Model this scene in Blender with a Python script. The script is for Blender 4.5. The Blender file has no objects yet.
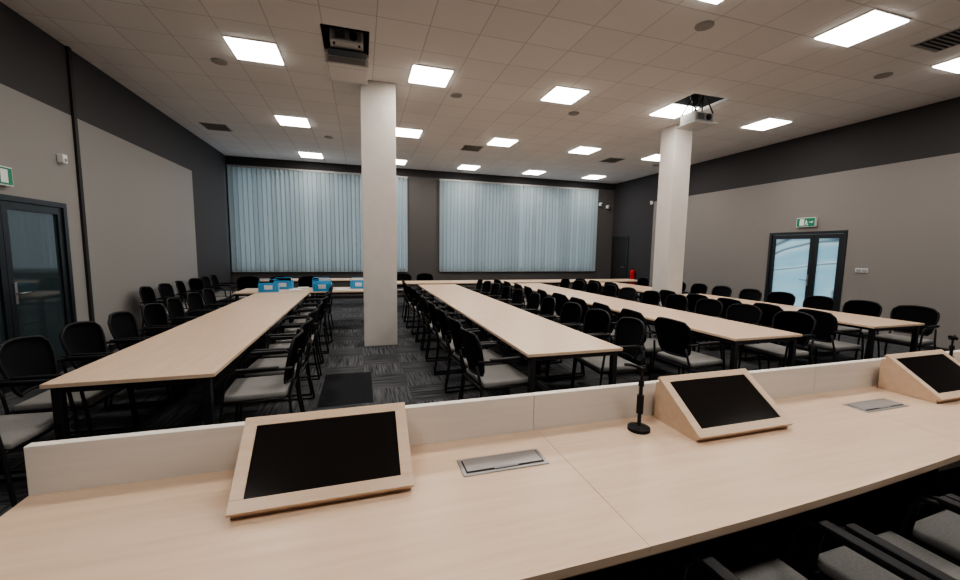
import bpy, bmesh, math, random
from mathutils import Vector, Matrix
random.seed(7)
SC=bpy.context.scene
COL=SC.collection
try: SC.view_settings.look='AgX - Medium High Contrast'
except Exception: pass

# ------------------------------------------------------------------ materials
def newmat(name):
    m=bpy.data.materials.new(name); m.use_nodes=True
    nt=m.node_tree; b=nt.nodes['Principled BSDF']; return m,nt,b
def simple(name,col,rough=.5,metal=0.,spec=.5,noise=0.,nscale=20.,emit=None,es=0.):
    m,nt,b=newmat(name)
    b.inputs['Roughness'].default_value=rough; b.inputs['Metallic'].default_value=metal
    b.inputs['Specular IOR Level'].default_value=spec
    c=(*col,1)
    if noise>0:
        tc=nt.nodes.new('ShaderNodeTexCoord'); n=nt.nodes.new('ShaderNodeTexNoise'); n.inputs['Scale'].default_value=nscale
        n.inputs['Detail'].default_value=4
        r=nt.nodes.new('ShaderNodeValToRGB')
        r.color_ramp.elements[0].position=.3;r.color_ramp.elements[1].position=.7
        r.color_ramp.elements[0].color=(*[x*(1-noise) for x in col],1)
        r.color_ramp.elements[1].color=(*[min(1,x*(1+noise)) for x in col],1)
        nt.links.new(tc.outputs['Object'],n.inputs['Vector']); nt.links.new(n.outputs['Fac'],r.inputs[0]); nt.links.new(r.outputs[0],b.inputs['Base Color'])
    else: b.inputs['Base Color'].default_value=c
    if emit:
        b.inputs['Emission Color'].default_value=(*emit,1); b.inputs['Emission Strength'].default_value=es
    return m
def wood(name,col,dark,axis='Y',rough=.35):
    m,nt,b=newmat(name)
    tc=nt.nodes.new('ShaderNodeTexCoord'); mp=nt.nodes.new('ShaderNodeMapping')
    mp.inputs['Scale'].default_value=(14,.9,14) if axis=='Y' else (.9,14,14)
    n=nt.nodes.new('ShaderNodeTexNoise'); n.inputs['Scale'].default_value=2.2; n.inputs['Detail'].default_value=6; n.inputs['Roughness'].default_value=.6
    r=nt.nodes.new('ShaderNodeValToRGB'); r.color_ramp.elements[0].position=.35; r.color_ramp.elements[1].position=.66
    r.color_ramp.elements[0].color=(*dark,1); r.color_ramp.elements[1].color=(*col,1)
    L=nt.links.new
    L(tc.outputs['Object'],mp.inputs[0]); L(mp.outputs[0],n.inputs['Vector']); L(n.outputs['Fac'],r.inputs[0]); L(r.outputs[0],b.inputs['Base Color'])
    b.inputs['Roughness'].default_value=rough
    return m
WOOD=wood('birch_laminate',(.70,.525,.39),(.64,.465,.335),'Y')
WOODX=wood('birch_laminate_x',(.71,.535,.40),(.64,.47,.34),'X')
WOODEDGE=wood('birch_edge',(.50,.35,.24),(.44,.30,.20),'X',.5)
PANEL=wood('pale_panel',(.78,.73,.68),(.73,.68,.63),'X',.45)
BLACK=simple('black_powder_steel',(.010,.010,.012),.4,spec=.35)
BLACKP=simple('black_plastic',(.011,.011,.013),.55,spec=.25)
MESH=simple('black_mesh_fabric',(.007,.007,.009),.9,noise=.3,nscale=200,spec=.15)
SEAT=simple('grey_seat_fabric',(.23,.225,.22),.9,noise=.15,nscale=150)
SCREEN=simple('black_screen',(.010,.008,.008),.12,spec=.4)
ALU=simple('brushed_aluminium',(.36,.35,.345),.38,.8)
WHITE=simple('white_plastic',(.75,.75,.74),.4)
PROJW=simple('projector_casing',(.55,.55,.55),.4)
COLM=simple('column_paint',(.60,.56,.525),.8,noise=.03,nscale=6)
BLUE=simple('light_blue_plastic',(.06,.33,.62),.4)
RED=simple('red_paint',(.6,.02,.02),.3)
GREEN=simple('exit_green',(.0,.13,.07),.4,emit=(0,.5,.25),es=.1)
DOORF=simple('dark_aluminium_frame',(.015,.018,.022),.35)
GREY=simple('mid_grey_plastic',(.28,.28,.28),.5)
VENTG=simple('vent_grey',(.36,.35,.34),.6)
DARKG=simple('dark_door_paint',(.024,.022,.022),.6,spec=.3)
LENS=simple('lens_glass',(.01,.015,.03),.05,spec=1)

def wallmat(name,light,dark,zb,ysplit=None):
    m,nt,b=newmat(name); L=nt.links.new
    g=nt.nodes.new('ShaderNodeNewGeometry'); s=nt.nodes.new('ShaderNodeSeparateXYZ'); L(g.outputs['Position'],s.inputs[0])
    a=nt.nodes.new('ShaderNodeMath'); a.operation='GREATER_THAN'; a.inputs[1].default_value=zb; L(s.outputs[2],a.inputs[0]); fac=a.outputs[0]
    if ysplit is not None:
        c=nt.nodes.new('ShaderNodeMath'); c.operation='GREATER_THAN'; c.inputs[1].default_value=ysplit; L(s.outputs[1],c.inputs[0])
        d=nt.nodes.new('ShaderNodeMath'); d.operation='MAXIMUM'; L(fac,d.inputs[0]); L(c.outputs[0],d.inputs[1]); fac=d.outputs[0]
    mx=nt.nodes.new('ShaderNodeMix'); mx.data_type='RGBA'; L(fac,mx.inputs[0])
    mx.inputs[6].default_value=(*light,1); mx.inputs[7].default_value=(*dark,1)
    n=nt.nodes.new('ShaderNodeTexNoise'); n.inputs['Scale'].default_value=60; L(g.outputs['Position'],n.inputs['Vector'])
    bp=nt.nodes.new('ShaderNodeBump'); bp.inputs['Strength'].default_value=.08; bp.inputs['Distance'].default_value=.01; L(n.outputs['Fac'],bp.inputs['Height']); L(bp.outputs[0],b.inputs['Normal'])
    L(mx.outputs[2],b.inputs['Base Color']); b.inputs['Roughness'].default_value=.75; b.inputs['Specular IOR Level'].default_value=.25
    return m
W_R=wallmat('wall_paint_right',(.235,.216,.206),(.045,.043,.045),3.28,10.95)
W_L=wallmat('wall_paint_left',(.275,.265,.255),(.058,.056,.060),3.30,10.65)
W_B=wallmat('wall_paint_back',(.105,.097,.095),(.042,.040,.042),3.95)

def ceilmat():
    m,nt,b=newmat('ceiling_tiles'); L=nt.links.new
    g=nt.nodes.new('ShaderNodeNewGeometry')
    mp=nt.nodes.new('ShaderNodeMapping'); mp.inputs['Location'].default_value=(.99,.0,0)
    L(g.outputs['Position'],mp.inputs[0])
    br=nt.nodes.new('ShaderNodeTexBrick'); br.offset=0; br.inputs['Scale'].default_value=1
    br.inputs['Brick Width'].default_value=.6; br.inputs['Row Height'].default_value=.6; br.inputs['Mortar Size'].default_value=.006
    br.inputs['Color1'].default_value=(.77,.75,.74,1); br.inputs['Color2'].default_value=(.73,.712,.70,1); br.inputs['Mortar'].default_value=(.52,.50,.495,1)
    L(mp.outputs[0],br.inputs['Vector']); L(br.outputs['Color'],b.inputs['Base Color']); b.inputs['Roughness'].default_value=.9
    return m
CEIL=ceilmat()
def carpetmat():
    m,nt,b=newmat('carpet_tiles'); L=nt.links.new
    g=nt.nodes.new('ShaderNodeNewGeometry')
    ck=nt.nodes.new('ShaderNodeTexChecker'); ck.inputs['Scale'].default_value=2.0
    ml=nt.nodes.new('ShaderNodeMapping'); ml.inputs['Location'].default_value=(0,0,.27); L(g.outputs['Position'],ml.inputs[0]); L(ml.outputs[0],ck.inputs['Vector'])
    cols=[]
    for sc,k in (((42,2.2,1),1.),((2.2,42,1),.82)):
        mp=nt.nodes.new('ShaderNodeMapping'); mp.inputs['Scale'].default_value=sc; L(g.outputs['Position'],mp.inputs[0])
        n=nt.nodes.new('ShaderNodeTexNoise'); n.inputs['Scale'].default_value=1; n.inputs['Detail'].default_value=2; L(mp.outputs[0],n.inputs['Vector'])
        r=nt.nodes.new('ShaderNodeValToRGB'); r.color_ramp.elements[0].position=.34; r.color_ramp.elements[1].position=.64
        r.color_ramp.elements[0].color=(.036*k,.037*k,.042*k,1); r.color_ramp.elements[1].color=(.125*k,.128*k,.137*k,1)
        L(n.outputs['Fac'],r.inputs[0]); cols.append(r.outputs[0])
    mx=nt.nodes.new('ShaderNodeMix'); mx.data_type='RGBA'; L(ck.outputs['Fac'],mx.inputs[0]); L(cols[0],mx.inputs[6]); L(cols[1],mx.inputs[7])
    L(mx.outputs[2],b.inputs['Base Color']); b.inputs['Roughness'].default_value=.95; b.inputs['Specular IOR Level'].default_value=.15
    return m
CARPET=carpetmat()
CARPETD=simple('dark_carpet',(.020,.020,.024),.95,noise=.4,nscale=120,spec=.1)

def blindmat(name,lo,hi):
    m=bpy.data.materials.new(name); m.use_nodes=True; nt=m.node_tree; nt.nodes.clear(); L=nt.links.new
    o=nt.nodes.new('ShaderNodeOutputMaterial'); d=nt.nodes.new('ShaderNodeBsdfDiffuse'); t=nt.nodes.new('ShaderNodeBsdfTranslucent'); mx=nt.nodes.new('ShaderNodeMixShader')
    g=nt.nodes.new('ShaderNodeNewGeometry'); mp=nt.nodes.new('ShaderNodeMapping'); mp.inputs['Scale'].default_value=(60,60,60); L(g.outputs['Position'],mp.inputs[0])
    n=nt.nodes.new('ShaderNodeTexNoise'); n.inputs['Scale'].default_value=1; L(mp.outputs[0],n.inputs['Vector'])
    r=nt.nodes.new('ShaderNodeValToRGB'); r.color_ramp.elements[0].color=(*lo,1); r.color_ramp.elements[1].color=(*hi,1); L(n.outputs['Fac'],r.inputs[0])
    L(r.outputs[0],d.inputs[0]); L(r.outputs[0],t.inputs[0]); mx.inputs[0].default_value=.36
    L(d.outputs[0],mx.inputs[1]); L(t.outputs[0],mx.inputs[2]); L(mx.outputs[0],o.inputs[0]); return m
BL=[blindmat('blind_fabric_%d'%i,tuple(c*k for c in (.30,.35,.36)),tuple(c*k for c in (.37,.42,.43))) for i,k in enumerate((.93,1.0,1.07))]
SLATSHADE=blindmat('slat_edge_shade',(.10,.12,.13),(.13,.15,.16))  # darker slat edges: shadow lines between slats put into the colour
def frostmat():
    m=bpy.data.materials.new('frosted_film_glass'); m.use_nodes=True; nt=m.node_tree; nt.nodes.clear(); L=nt.links.new
    o=nt.nodes.new('ShaderNodeOutputMaterial'); d=nt.nodes.new('ShaderNodeBsdfDiffuse'); t=nt.nodes.new('ShaderNodeBsdfTranslucent'); mx=nt.nodes.new('ShaderNodeMixShader')
    g=nt.nodes.new('ShaderNodeNewGeometry'); mp=nt.nodes.new('ShaderNodeMapping'); mp.inputs['Scale'].default_value=(1,.5,1.5); mp.inputs['Rotation'].default_value=(.35,0,0); mp.inputs['Location'].default_value=(0,.35,.1); L(g.outputs['Position'],mp.inputs[0])
    n=nt.nodes.new('ShaderNodeTexNoise'); n.inputs['Scale'].default_value=1.0; n.inputs['Distortion'].default_value=.9; n.inputs['Detail'].default_value=1; L(mp.outputs[0],n.inputs['Vector'])
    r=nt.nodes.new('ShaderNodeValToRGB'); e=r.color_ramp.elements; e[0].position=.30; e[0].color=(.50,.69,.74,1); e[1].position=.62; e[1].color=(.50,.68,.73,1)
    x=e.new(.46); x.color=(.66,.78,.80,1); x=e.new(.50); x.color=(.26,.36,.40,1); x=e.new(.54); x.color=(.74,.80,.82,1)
    L(n.outputs['Fac'],r.inputs[0]); L(r.outputs[0],d.inputs[0]); L(r.outputs[0],t.inputs[0]); mx.inputs[0].default_value=.7
    L(d.outputs[0],mx.inputs[1]); L(t.outputs[0],mx.inputs[2]); L(mx.outputs[0],o.inputs[0]); return m
FROST=frostmat()
def glassdark():
    m,nt,b=newmat('dark_door_glass'); b.inputs['Base Color'].default_value=(.03,.045,.05,1); b.inputs['Roughness'].default_value=.06; b.inputs['Specular IOR Level'].default_value=.9; return m
DGLASS=glassdark()
def lampmat():
    m=bpy.data.materials.new('led_diffuser'); m.use_nodes=True; nt=m.node_tree; nt.nodes.clear()
    o=nt.nodes.new('ShaderNodeOutputMaterial'); e=nt.nodes.new('ShaderNodeEmission'); e.inputs[0].default_value=(1,.95,.87,1); e.inputs[1].default_value=17
    nt.links.new(e.outputs[0],o.inputs[0]); return m
LED=lampmat()

# ------------------------------------------------------------------ mesh builder
class B:
    def __init__(s): s.bm=bmesh.new(); s.mats=[]
    def mi(s,m):
        if m not in s.mats: s.mats.append(m)
        return s.mats.index(m)
    def _merge(s,tmp,m,smooth=False):
        i=s.mi(m)
        for f in tmp.faces: f.material_index=i; f.smooth=smooth
        me=bpy.data.meshes.new('t'); tmp.to_mesh(me); tmp.free(); s.bm.from_mesh(me); bpy.data.meshes.remove(me)
    def box(s,x0,x1,y0,y1,z0,z1,m,bev=0.,rot=None,seg=2):
        t=bmesh.new(); bmesh.ops.create_cube(t,size=1)
        c=Vector(((x0+x1)/2,(y0+y1)/2,(z0+z1)/2)); d=(x1-x0,y1-y0,z1-z0)
        bmesh.ops.scale(t,vec=d,verts=t.verts)
        if bev>0: bmesh.ops.bevel(t,geom=t.edges[:],offset=bev,segments=seg,affect='EDGES',profile=.7)
        if rot is not None: bmesh.ops.transform(t,matrix=rot,verts=t.verts)
        bmesh.ops.translate(t,vec=c,verts=t.verts); s._merge(t,m,bev>0 and seg>2)
    def cyl(s,c,r,h,m,axis='Z',r2=None,n=20):
        t=bmesh.new(); bmesh.ops.create_cone(t,cap_ends=True,segments=n,radius1=r,radius2=r if r2 is None else r2,depth=h)
        if axis=='X': bmesh.ops.rotate(t,matrix=Matrix.Rotation(math.pi/2,3,'Y'),verts=t.verts)
        if axis=='Y': bmesh.ops.rotate(t,matrix=Matrix.Rotation(math.pi/2,3,'X'),verts=t.verts)
        bmesh.ops.translate(t,vec=c,verts=t.verts); s._merge(t,m)
    def tube(s,pts,r,m,n=8):
        t=bmesh.new(); P=[Vector(p) for p in pts]; rings=[]; up=Vector((0,0,1)); prev=None
        for i,p in enumerate(P):
            d=(P[min(i+1,len(P)-1)]-P[max(i-1,0)]).normalized()
            if prev is None:
                a=d.cross(up); 
                if a.length<.1: a=d.cross(Vector((1,0,0)))
            else: a=prev-d*prev.dot(d)
            a.normalize(); prev=a; b=d.cross(a)
            rings.append([t.verts.new(p+(a*math.cos(k*2*math.pi/n)+b*math.sin(k*2*math.pi/n))*r) for k in range(n)])
        for i in range(len(rings)-1):
            for k in range(n): t.faces.new((rings[i][k],rings[i][(k+1)%n],rings[i+1][(k+1)%n],rings[i+1][k]))
        t.faces.new(rings[0][::-1]); t.faces.new(rings[-1]); s._merge(t,m,True)
    def poly(s,pts,z0,z1,m,axis='Z'):
        t=bmesh.new()
        def mk(p,h): return (p[0],p[1],h) if axis=='Z' else (h,p[0],p[1])
        a=[t.verts.new(mk(p,z0)) for p in pts]; b=[t.verts.new(mk(p,z1)) for p in pts]; n=len(pts)
        t.faces.new(a[::-1]); t.faces.new(b)
        for i in range(n): t.faces.new((a[i],a[(i+1)%n],b[(i+1)%n],b[i]))
        bmesh.ops.recalc_face_normals(t,faces=t.faces[:]); s._merge(t,m)
    def surf(s,grid,m,thick=.0,smooth=True):
        t=bmesh.new(); V=[[t.verts.new(p) for p in row] for row in grid]
        for i in range(len(V)-1):
            for j in range(len(V[0])-1): t.faces.new((V[i][j],V[i][j+1],V[i+1][j+1],V[i+1][j]))
        if thick: bmesh.ops.solidify(t,geom=t.faces[:],thickness=thick)
        bmesh.ops.recalc_face_normals(t,faces=t.faces[:]); s._merge(t,m,smooth)
    def mesh(s,name):
        me=bpy.data.meshes.new(name); s.bm.to_mesh(me); s.bm.free()
        for m in s.mats: me.materials.append(m)
        return me
    def obj(s,name,loc=(0,0,0),rot=0.):
        o=bpy.data.objects.new(name,s.mesh(name)); o.location=loc; o.rotation_euler=(0,0,rot); COL.objects.link(o); return o
def inst(me,name,loc,rot=0.,tilt=None):
    o=bpy.data.objects.new(name,me); o.location=loc; o.rotation_euler=(0,0,rot); COL.objects.link(o); return o

def cells(u0,u1,v0,v1,holes):
    us=sorted({u0,u1,*[h[0] for h in holes],*[h[1] for h in holes]}); vs=sorted({v0,v1,*[h[2] for h in holes],*[h[3] for h in holes]})
    for i in range(len(us)-1):
        for j in range(len(vs)-1):
            a,b,c,d=us[i],us[i+1],vs[j],vs[j+1]; cu,cv=(a+b)/2,(c+d)/2
            if any(h[0]<cu<h[1] and h[2]<cv<h[3] for h in holes): continue
            yield a,b,c,d

# ------------------------------------------------------------------ room shell
XL,XR,YB,YF,HC=-3.66,9.31,13.12,-2.6,4.18
T=.2
b=B(); b.box(XL-T,XR+T,YF-T,YB+T,-.1,0,CARPET); b.obj('floor')
PH1=(-.42,.14,5.15,5.86); PH2=(5.22,5.97,5.36,6.02)
b=B()
for a,c,d,e in cells(XL-T,XR+T,YF-T,YB+T,[PH1,PH2]): b.box(a,c,d,e,HC,HC+.05,CEIL)
for h in (PH1,PH2):   # dark plenum recess above each hatch
    b.box(h[0]-.02,h[1]+.02,h[2]-.02,h[3]+.02,HC+.62,HC+.64,BLACKP)
    b.box(h[0]-.02,h[0],h[2],h[3],HC+.05,HC+.62,BLACKP); b.box(h[1],h[1]+.02,h[2],h[3],HC+.05,HC+.62,BLACKP)
    b.box(h[0],h[1],h[2]-.02,h[2],HC+.05,HC+.62,BLACKP); b.box(h[0],h[1],h[3],h[3]+.02,HC+.05,HC+.62,BLACKP)
b.obj('ceiling')
W1=(-3.58,1.44,.88,3.86); W2=(2.56,8.48,.88,3.86)
b=B()
for a,c,d,e in cells(XL-T,XR+T,0,HC,[W1,W2]): b.box(a,c,YB,YB+T,d,e,W_B)
b.obj('wall_back')
D2=(5.42,6.98,0,2.10)
b=B()
for a,c,d,e in cells(YF,YB,0,HC,[D2]): b.box(XR,XR+T,a,c,d,e,W_R)
b.obj('wall_right')
D1=(4.6,6.48,0,2.12)
b=B()
for a,c,d,e in cells(YF,YB,0,HC,[D1]): b.box(XL-T,XL,a,c,d,e,W_L)
b.obj('wall_left')
b=B(); b.box(XL-T,XR+T,YF-T,YF,0,HC,W_L); b.obj('wall_front')
b=B(); b.box(XL,XL+.03,6.76,6.82,0,HC,DARKG); b.obj('trim_1')
b=B(); b.box(XL,XR,YB-.015,YB,0,.08,DARKG); b.obj('baseboard_back')
b=B(); b.box(XL,XL+.015,6.83,YB-.02,0,.08,DARKG); b.obj('baseboard_left')
b=B(); b.box(XR-.015,XR,7.0,YB-.02,0,.08,DARKG); b.box(XR-.015,XR,YF,5.4,0,.08,DARKG); b.obj('baseboard_right')

# columns
b=B(); b.box(.03,.56,6.55,7.08,0,HC,COLM,.012); b.obj('column')
b=B(); b.box(6.08,6.50,6.65,7.06,0,HC,COLM,.012); b.obj('column')

# windows + blinds
def window(idx,w):
    x0,x1,z0,z1=w; b=B(); y0,y1=YB+.08,YB+.14
    n=4 if idx==1 else 5
    b.box(x0,x1,y0,y1,z0,z0+.07,WHITE); b.box(x0,x1,y0,y1,z1-.07,z1,WHITE)
    for i in range(n+1):
        x=x0+(x1-x0)*i/n; b.box(max(x0,x-.035),min(x1,x+.035),y0,y1,z0+.07,z1-.07,WHITE)
    b.box(x0,x1,YB-.03,YB+.08,z0-.03,z0,WHITE,.004)
    b.obj('window_%d'%idx)
def blinds(x0,x1,z0,z1,A0):
    b=B(); b.box(x0,x1,YB-.16,YB-.09,z1,z1+.05,GREY)
    n=int((x1-x0)/.122); p=(x1-x0)/n
    for i in range(n):
        cx=x0+p*(i+.5); ang=math.radians(A0+random.uniform(-3,3)); hw=.069
        pts=[]
        for k in (-1,-.86,-.5,0,.5,.86,1):
            u=k*hw; bow=.014*(1-k*k)
            pts.append((cx+u*math.cos(ang)-bow*math.sin(ang), YB-.125+u*math.sin(ang)-bow*math.cos(ang)))
        m=random.choice(BL)
        b.surf([[(q[0],q[1],z0) for q in pts[1:-1]],[(q[0],q[1],z1) for q in pts[1:-1]]],m)
        for e in (pts[:2],pts[-2:]): b.surf([[(q[0],q[1],z0) for q in e],[(q[0],q[1],z1) for q in e]],SLATSHADE)
        b.box(cx-.03,cx+.03,YB-.127,YB-.123,z0-.012,z0,WHITE)
    b.obj('vertical_blind')
window(1,W1); window(2,W2)
blinds(-3.60,1.47,.87,3.86,26)
blinds(2.51,5.47,.87,3.86,-24); blinds(5.50,8.52,.87,3.86,-24)

# doors
def gdoor(name,side,y0,y1,h,split,glass,handles):
    b=B(); X=XL if side<0 else XR; s=-side
    def bx(a0,a1,ya,yb,za,zb,m,bev=0):
        xs=sorted((X+s*a0,X+s*a1)); b.box(xs[0],xs[1],ya,yb,za,zb,m,bev)
    f=.06
    bx(-.10,.02,y0,y0+f,0,h,DOORF); bx(-.10,.02,y1-f,y1,0,h,DOORF); bx(-.10,.02,y0+f,y1-f,h-f,h,DOORF)
    bx(-.10,-.0,y0+f,y1-f,0,.012,DOORF)
    for (a,c) in ((y0+f+.004,split-.003),(split+.003,y1-f-.004)):
        st=.075
        bx(-.06,0,a,a+st,.012,h-f-.004,DOORF); bx(-.06,0,c-st,c,.012,h-f-.004,DOORF)
        bx(-.06,0,a+st,c-st,.012,.012+.13,DOORF); bx(-.06,0,a+st,c-st,h-f-.09,h-f-.004,DOORF)
        bx(-.035,-.025,a+st,c-st,.142,h-f-.09,glass)
    for hy,dr in handles:
        bx(0,.008,hy-.018,hy+.018,.93,1.17,ALU,.002)
        px=X+s*.05
        b.tube([(X+s*.0,hy,1.05),(px-s*.008,hy,1.05),(px,hy+dr*.012,1.05),(px,hy+dr*.13,1.05)],.009,ALU)
    b.obj(name)
gdoor('door_1',-1,4.6,6.48,2.12,5.52,DGLASS,[(5.60,1)])
gdoor('door_2',1,5.42,6.98,2.10,6.02,FROST,[(6.08,1)])
b=B(); b.box(XL-.2,XL-.18,4.6,6.48,0,2.12,DARKG); b.obj('door_backing_panel')
b=B(); b.box(XR-.03,XR,12.12,12.2,0,2.1,DOORF); b.box(XR-.03,XR,12.98,13.06,0,2.1,DOORF); b.box(XR-.03,XR,12.12,13.06,2.1,2.18,DOORF)
b.box(XR-.018,XR,12.2,12.98,0.01,2.1,DARKG); b.cyl((XR-.06,12.3,1.05),.01,.1,ALU,'X'); b.box(XR-.075,XR-.06,12.29,12.42,1.04,1.06,ALU); b.obj('door_3')

# exit signs
def exitsign(loc,s,w=.38,h=.2):
    b=B()
    b.box(-.03,.03,-w/2,w/2,-h/2,h/2,WHITE,.006)
    x0,x1=(.03,.034)
    if s<0: x0,x1=-.034,-.03
    b.box(x0,x1,-w/2+.012,w/2-.012,-h/2+.012,h/2-.012,GREEN)
    xa,xb=(x1,x1+.002) if s>0 else (x0-.002,x0)
    b.box(xa,xb,.03,.12,-.07,.07,WHITE)
    b.box(xa,xb,-.02,.0,.02,.045,WHITE,rot=None); b.box(xa,xb,-.03,.005,-.03,.018,WHITE,rot=Matrix.Rotation(.4,4,'X'))
    b.box(xa,xb,-.05,-.02,-.065,-.03,WHITE,rot=Matrix.Rotation(-.6,4,'X')); b.box(xa,xb,.0,.012,-.07,-.03,WHITE)
    b.box(xa,xb,-.13,-.07,-.008,.008,WHITE); b.box(xa,xb,-.14,-.115,-.02,.02,WHITE,rot=Matrix.Rotation(.78,4,'X'))
    b.obj('exit_sign',loc)
exitsign((XL+.034,5.43,2.31),1); exitsign((XR-.034,6.18,2.30),-1)

def wallbox(x0,x1,y0,y1,z0,z1,m=WHITE):
    b=B(); b.box(x0,x1,y0,y1,z0,z1,m,.006)
    return b
b=wallbox(XR-.02,XR,5.02,5.22,1.27,1.35); b.box(XR-.024,XR-.02,5.03,5.115,1.28,1.34,GREY); b.box(XR-.024,XR-.02,5.125,5.21,1.28,1.34,GREY); b.obj('light_switch')
b=wallbox(XR-.02,XR,4.86,4.95,.28,.36,WHITE); b.cyl((XR-.021,4.905,.32),.022,.004,BLACKP,'X'); b.obj('wall_socket')
for p in ((XL+.037,6.45,2.68),(XR-.037,11.02,3.25),):
    s=1 if p[0]<0 else -1
    b=B(); b.box(-.035,.035,-.04,.04,-.055,.055,WHITE,.015,seg=3); b.cyl((s*.03,0,-.015),.022,.02,GREY,'X'); b.obj('motion_sensor',p)
for p in ((8.68,YB-.052,3.38),(9.0,YB-.052,3.30)):
    b=B(); b.box(-.05,.05,-.05,.05,-.06,.06,WHITE,.012,seg=3); b.cyl((0,-.07,-.01),.03,.05,GREY,'Y'); b.cyl((0,-.1,-.01),.024,.012,LENS,'Y'); b.obj('security_camera',p)
b=B(); b.cyl((0,0,.33),.075,.5,RED); b.cyl((0,0,.61),.075,.06,RED,r2=.03); b.cyl((0,0,.66),.02,.06,BLACKP); b.box(-.09,.03,-.012,.012,.68,.70,BLACKP); b.tube([(0,.02,.66),(-.06,.06,.62),(-.09,.07,.5),(-.085,.07,.2)],.011,BLACKP); b.box(.06,.09,-.03,.03,.2,.6,BLACKP)
b.obj('fire_extinguisher',(XR-.092,11.72,.35))

# ------------------------------------------------------------------ ceiling fittings
LX=(-1.29,1.03,3.27,5.50,7.76); LY=(0.1,3.15,6.10,9.10,12.15)
b=B()
b.box(-.3,.3,-.3,-.285,-.012,0,WHITE); b.box(-.3,.3,.285,.3,-.012,0,WHITE); b.box(-.3,-.285,-.285,.285,-.012,0,WHITE); b.box(.285,.3,-.285,.285,-.012,0,WHITE)
b.box(-.285,.285,-.285,.285,-.024,-.001,LED,.008)
LP=b.mesh('led_ceiling_panel')
LE=15.5
def lamp(x,y):
    o2=inst(LP,'led_ceiling_panel',(x,y,HC))
    l=bpy.data.lights.new('panel_light','AREA'); l.shape='SQUARE'; l.size=.56; l.energy=LE; l.color=(1,.945,.88)
    o=bpy.data.objects.new('panel_light',l); o.location=(0,0,-.03); o.parent=o2; COL.objects.link(o)
for i,x in enumerate(LX):
    for y in LY:
        lamp(x,3.3 if (y==3.15 and x>5) else y)
b=B(); b.cyl((0,0,-.006),.1,.012,VENTG,n=28); b.cyl((0,0,-.014),.085,.006,simple('speaker_grille',(.34,.325,.315),.7),n=28)
SP=b.mesh('ceiling_speaker')
for p in ((-1.86,6.6),(1.57,6.69),(3.86,6.81),(3.78,3.8),(7.22,3.98),(-.68,10.1),(8.4,9.9)): inst(SP,'ceiling_speaker',(*p,HC))
b=B(); b.box(-.25,.25,-.25,.25,-.012,0,VENTG,.003)
b.box(-.22,.22,-.22,.22,-.014,-.011,BLACKP)
for i in range(8): b.box(-.2,.2,-.2+i*.055,-.165+i*.055,-.02,-.012,VENTG,rot=Matrix.Rotation(.5,4,'X'))
VT=b.mesh('air_vent')
for p in ((-2.96,10.1),(2.74,9.9),(6.82,9.8),(6.75,3.1)): inst(VT,'air_vent',(*p,HC))

# projectors on lifts
def projector(name,loc,drop,plate=True):
    b=B()
    b.box(-.2,.2,-.16,.16,-.075,.075,PROJW,.02,seg=3)
    b.box(-.17,.17,-.17,-.155,-.055,.055,GREY)
    b.cyl((.08,-.17,.0),.05,.03,BLACKP,'Y',n=28); b.cyl((.08,-.187,.0),.036,.012,LENS,'Y',n=28)
    for i in range(5): b.box(-.14,-.02,-.174,-.168,-.04+i*.018,-.032+i*.018,BLACKP)
    for sx in (-.15,.15):
        for sy in (-.12,.12): b.cyl((sx,sy,-.085),.014,.02,BLACKP)
    if plate: b.box(-.24,.24,-.22,.22,-.115,-.095,PROJW,.004)
    else: b.box(-.24,.24,-.02,.16,-.11,-.095,BLACK,.004)
    for sy in (-.14,.14):
        b.tube([(-.2,sy,.08),(.2,sy,drop)],.012,BLACK,6); b.tube([(.2,sy,.08),(-.2,sy,drop)],.012,BLACK,6)
    b.box(-.22,.22,-.2,.2,drop,drop+.02,BLACK)
    for sx in (-.1,.1): b.cyl((sx,0,(drop+.075)/2),.012,drop-.075,BLACK)
    return b.obj(name,loc)
projector('ceiling_projector',(-.13,5.58,4.22),.5,False)
projector('ceiling_projector',(5.60,5.66,3.90),.68)
b=B(); b.box(-.42,.14,5.90,6.50,HC-.10,HC,CEIL,.01); b.box(-.38,.10,5.895,5.90,HC-.085,HC-.015,VENTG); b.obj('projector_lift_cover')

# ------------------------------------------------------------------ conference tables
def ctable(x0,x1,y0,y1,mod=1.6,mat=WOOD,name='conference_table'):
    b=B(); lx=(x1-x0)>(y1-y0); L0,L1=(x0,x1) if lx else (y0,y1)
    n=max(1,round((L1-L0)/mod)); p=(L1-L0)/n
    for i in range(n):
        a,c=L0+i*p+.0015,L0+(i+1)*p-.0015
        if lx: b.box(a,c,y0,y1,.713,.74,mat,.002,seg=1)
        else: b.box(x0,x1,a,c,.713,.74,mat,.002,seg=1)
        for q in ((a+.05),(c-.05)):
            for e in (0,1):
                if lx:
                    yy=(y0+.06,y1-.06)[e]; b.box(q-.025,q+.025,yy-.025,yy+.025,0,.713,BLACK,.003,seg=1)
                else:
                    xx=(x0+.06,x1-.06)[e]; b.box(xx-.025,xx+.025,q-.025,q+.025,0,.713,BLACK,.003,seg=1)
            if lx: b.box(q-.02,q+.02,y0+.085,y1-.085,.67,.713,BLACK)
            else: b.box(x0+.085,x1-.085,q-.02,q+.02,.67,.713,BLACK)
        if lx:
            for yy in (y0+.12,y1-.12): b.box(a+.07,c-.07,yy-.015,yy+.015,.67,.713,BLACK)
        else:
            for xx in (x0+.12,x1-.12): b.box(xx-.015,xx+.015,a+.07,c-.07,.67,.713,BLACK)
    return b.obj(name)
TB=[(-1.90,-.97,3.0,8.2),(1.32,2.25,2.93,9.55),(3.63,4.58,2.98,9.55),(5.98,6.96,3.1,6.60),(5.98,6.96,7.12,9.55)]
for t in TB: ctable(*t)
ctable(-2.3,.35,8.25,9.15,1.3,WOODX)
ctable(.75,8.3,9.95,10.75,1.5,WOODX)
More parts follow.
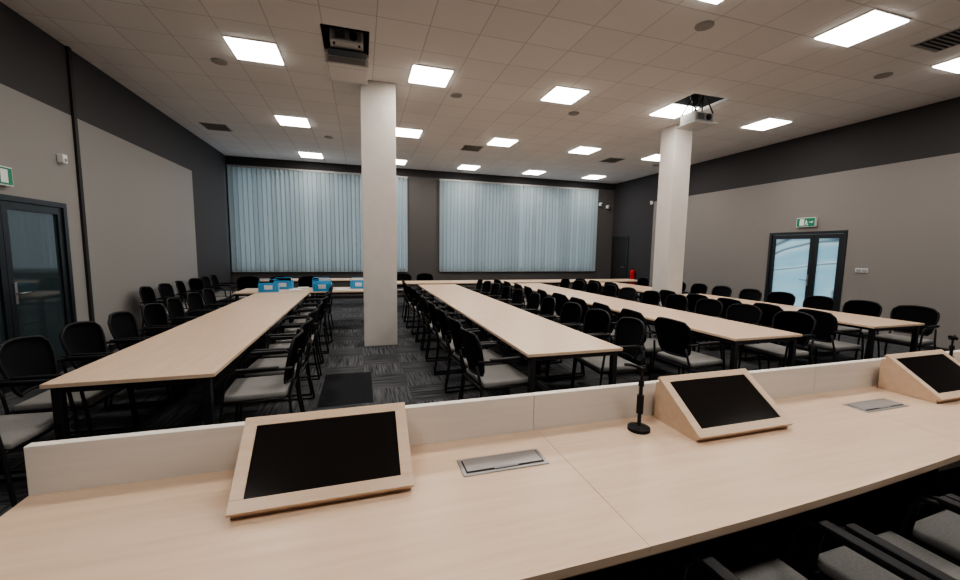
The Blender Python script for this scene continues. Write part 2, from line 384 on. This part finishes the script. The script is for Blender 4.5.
ctable(-2.9,.7,11.2,11.9,1.8,WOODX)

# ------------------------------------------------------------------ chair
def chairmesh():
    b=B()
    b.box(-.235,.235,-.21,.235,.43,.475,SEAT,.02,seg=3)
    b.box(-.225,.225,-.20,.225,.41,.435,BLACKP,.008)
    rows=[];NR,NC=8,10
    for i in range(NR+1):
        v=i/NR; z=.52+.36*v; y=-.245-.075*v**1.3
        w=.19+.045*min(1,v*1.6)
        if v>.8: w-=.06*((v-.8)/.2)**2
        if v<.12: w-=.03*(1-v/.12)
        rows.append([(w*(2*j/NC-1), y+.045*(2*j/NC-1)**2, z+.018*(1-(2*j/NC-1)**2)*v**3) for j in range(NC+1)])
    b.surf(rows,MESH,.014)
    per=[rows[i][0] for i in range(NR+1)]+rows[NR][1:-1]+[rows[i][NC] for i in range(NR,-1,-1)]+rows[0][-2:0:-1]+[rows[0][0],rows[0][1]]
    b.tube(per,.012,BLACKP,6)
    for s in (-1,1):
        x=.262*s
        b.tube([(x*.82,-.275,.62),(x*.86,-.255,.52),(x*.9,-.235,.44),(x*.98,-.25,.25),(x,-.285,.04),(x,-.285,.012)],.0115,BLACK)
        b.tube([(x*.86,-.262,.66),(x*.97,-.235,.665),(x,-.18,.665),(x,.10,.66),(x,.165,.645),(x,.195,.60),(x,.215,.44),(x,.25,.06),(x,.245,.025),(x,.215,.012),(x,-.29,.012)],.0115,BLACK)
        b.box(x-.022,x+.022,-.17,.12,.668,.688,BLACKP,.008)
        b.tube([(x*.9,-.2,.425),(x,.215,.425)],.010,BLACK,6)
    b.tube([(-.262,.21,.42),(.262,.21,.42)],.010,BLACK,6)
    b.tube([(-.24,-.235,.42),(.24,-.235,.42)],.010,BLACK,6)
    return b.mesh('conference_chair')
CH=chairmesh()
def chair(x,y,ang,j=5): inst(CH,'conference_chair',(x+random.uniform(-.02,.02),y+random.uniform(-.02,.02),0),math.radians(ang+random.uniform(-j,j)))
def side(xedge,sgn,y0,y1,off=.13,sp=.62,skip=None):
    n=int((y1-y0)/sp)+1
    for i in range(n):
        y=y0+i*sp
        if skip and skip[0]<y<skip[1]: continue
        chair(xedge+sgn*off,y,-90 if sgn<0 else 90)
side(-1.90,-1,3.05,7.9,.24); side(-.97,1,3.5,7.9,.16)
side(1.32,-1,3.32,9.3,.14); side(2.25,1,3.42,9.3,.2)
side(3.63,-1,3.35,9.3,.2); side(4.58,1,3.4,9.3,.2)
side(5.98,-1,3.45,9.3,.2,skip=(6.35,7.36)); side(6.96,1,3.4,9.3,.2)
for i in range(6): chair(-3.2,7.9+i*.64,-90,12)
for x in (-2.55,-1.9,-1.25): chair(x,10.1,180,10)
for x in (1.1,1.75): chair(x,11.0,180)
for x in (1.27,1.85,2.43,3.01,3.6,4.2): chair(x,.73,0,3)

# ------------------------------------------------------------------ presidium desk
b=B()
seams=[-1.105,.80,2.68,4.56,6.0]
YD=1.65
def fy(x): return .87+.018*(x-.4)**2
for i in range(4):
    x0,x1=seams[i]+.001,seams[i+1]-.001
    pts=[(x0,YD),(x1,YD)]+[(x1+(x0-x1)*k/10,fy(x1+(x0-x1)*k/10)) for k in range(11)]
    b.poly(pts,.7125,.74,WOODX)
    pts2=[(x0,YD-.001),(x1,YD-.001)]+[(x1+(x0-x1)*k/10,fy(x1+(x0-x1)*k/10)+.004) for k in range(11)]
    b.poly(pts2,.705,.7125,WOODEDGE)
    b.box(x0+.02,x0+.05,1.1,YD-.01,0,.705,BLACKP); b.box(x1-.05,x1-.02,1.1,YD-.01,0,.705,BLACKP)
    b.box(x0+.06,x1-.06,1.48,1.50,.25,.70,BLACKP)
ps=[-1.105,.0,.78,1.65,2.68,3.6,4.56,6.0]
for i in range(len(ps)-1):
    b.box(ps[i]+.001,ps[i+1]-.001,YD+.001,YD+.036,0.0,.915,PANEL,.002,seg=1)
b.obj('presidium_desk')

def wedge():
    b=B(); w=.285
    pr=[(0,0),(0,.028),(.245,.205),(.275,.190),(.275,0)]
    b.poly(pr,-w,w,WOODX,'X')
    sl=math.atan2(.177,.245); L=math.hypot(.245,.177)
    R=Matrix.Rotation(sl,4,'X'); c=Vector((0,.1225,.1165)); nrm=Vector((0,-math.sin(sl),math.cos(sl)))
    def slab(x0,x1,v0,v1,t0,t1,m,bev=0):
        cc=c+Vector((0,math.cos(sl),math.sin(sl)))*((v0+v1)/2)+nrm*((t0+t1)/2)
        b.box(x0,x1,cc.y-(v1-v0)/2,cc.y+(v1-v0)/2,cc.z-(t1-t0)/2,cc.z+(t1-t0)/2,m,bev,rot=R)
    e=L/2+.018
    slab(-w-.006,w+.006,-e,-e+.042,-.002,.016,WOODX,.002); slab(-w-.006,w+.006,e-.036,e,-.002,.016,WOODX,.002)
    slab(-w-.006,-w+.036,-e+.042,e-.036,-.002,.016,WOODX,.002); slab(w-.036,w+.006,-e+.042,e-.036,-.002,.016,WOODX,.002)
    slab(-w+.036,w-.036,-e+.042,e-.036,.0,.012,SCREEN)
    return b.mesh('touch_monitor')
WD=wedge()
for x,y,r in ((-.125,1.335,.5),(1.74,1.345,0),(3.51,1.345,0)): inst(WD,'touch_monitor',(x,y,.7405),math.radians(r))

def cableport():
    b=B(); b.box(-.18,.18,-.06,.06,.0,.004,ALU,.0015,seg=1)
    b.box(-.165,.165,-.046,.046,.004,.0045,BLACKP); b.box(-.160,.160,-.036,.042,.0045,.007,ALU,.001,seg=1); b.box(-.05,.05,-.044,-.038,.0045,.007,GREY)
    return b.mesh('cable_port')
CP=cableport()
for x in (.54,2.83,4.78): inst(CP,'cable_port',(x,1.42,.7405))

def micstand():
    b=B(); b.cyl((0,0,.008),.052,.016,BLACKP,n=28); b.cyl((0,0,.022),.045,.012,BLACKP,r2=.02,n=28)
    b.cyl((0,0,.13),.009,.21,BLACK); b.cyl((0,0,.13),.016,.09,BLACKP); b.cyl((0,0,.235),.013,.03,BLACKP)
    b.tube([(0,0,.235),(0,0,.30),(.004,.0,.315),(.015,-.01,.32)],.006,BLACK)
    b.tube([(-.012,0,.31),(-.05,.02,.322),(-.075,.035,.322)],.007,BLACKP)
    b.box(-.016,.016,-.02,.02,.292,.314,BLACKP,.004)
    return b.mesh('microphone_stand')
MS=micstand()
inst(MS,'microphone_stand',(1.28,1.52,.7405)); inst(MS,'microphone_stand',(3.89,1.585,.7405),.6)

b=B(); b.box(-.45,.10,4.1,5.15,0,.004,CARPETD); b.obj('floor_mat')

def tray():
    b=B(); w,d,h,t=.17,.13,.16,.006
    b.box(-w,w,-d,d,0,t,BLUE)
    for sx in (-1,1): b.box(sx*w-(t if sx>0 else 0),sx*w+(0 if sx>0 else t),-d,d,t,h,BLUE)
    b.box(-w+t,w-t,d-t,d,t,h,BLUE); b.box(-w+t,w-t,-d,-d+t,t,.05,BLUE); b.box(-w+t,-.07,-d,-d+t,.05,h,BLUE); b.box(.07,w-t,-d,-d+t,.05,h,BLUE)
    b.box(-w+.02,w-.02,-d+.02,d-.02,t,.11,WHITE); b.box(-.06,.06,-d+.01,-d+.02,.05,.13,WHITE)
    b.tube([(-w,0,h-.01),(-w,0,h+.05),(-w+.03,0,h+.07),(w-.03,0,h+.07),(w,0,h+.05),(w,0,h-.01)],.007,BLUE,6)
    return b.mesh('blue_carry_tray')
TR=tray()
for x,y,r in ((-1.72,8.42,.1),(-1.55,8.95,0),(-.75,8.42,0),(-.82,8.92,.2),(-.05,8.85,-.1)): inst(TR,'blue_carry_tray',(x,y,.7405),r)
b=B(); b.box(-.105,.105,-.148,.148,0,.012,WHITE); b.box(-.1,.11,-.14,.15,.012,.02,WHITE,rot=Matrix.Rotation(.1,4,'Z')); PM=b.mesh('paper_stack')
for x,y in ((-1.28,8.55),(-1.18,8.97),(-.38,8.5)): inst(PM,'paper_stack',(x,y,.7405),.1)

# ------------------------------------------------------------------ world and camera
w=bpy.data.worlds.new('World'); SC.world=w; w.use_nodes=True
bg=w.node_tree.nodes['Background']; bg.inputs[0].default_value=(.72,.87,1,1); bg.inputs[1].default_value=1.75

P=(391.1,math.radians(16.92),math.radians(5.83),math.radians(-.82))
F=Vector((math.sin(P[1])*math.cos(P[2]),math.cos(P[1])*math.cos(P[2]),-math.sin(P[2])))
Rt=Vector((math.cos(P[1]),-math.sin(P[1]),0)); D=F.cross(Rt)
A=Rt*math.cos(P[3])+D*math.sin(P[3]); DD=-Rt*math.sin(P[3])+D*math.cos(P[3])
cd=bpy.data.cameras.new('camera'); cam=bpy.data.objects.new('camera',cd); COL.objects.link(cam)
M=Matrix.Identity(4); U=-DD; K=-F
for i in range(3): M[i][0]=A[i]; M[i][1]=U[i]; M[i][2]=K[i]
M.translation=Vector((0,0,1.6)); cam.matrix_world=M
cd.sensor_width=36; cd.sensor_fit='HORIZONTAL'; cd.lens=P[0]/960*36; cd.clip_start=.02
SC.camera=cam
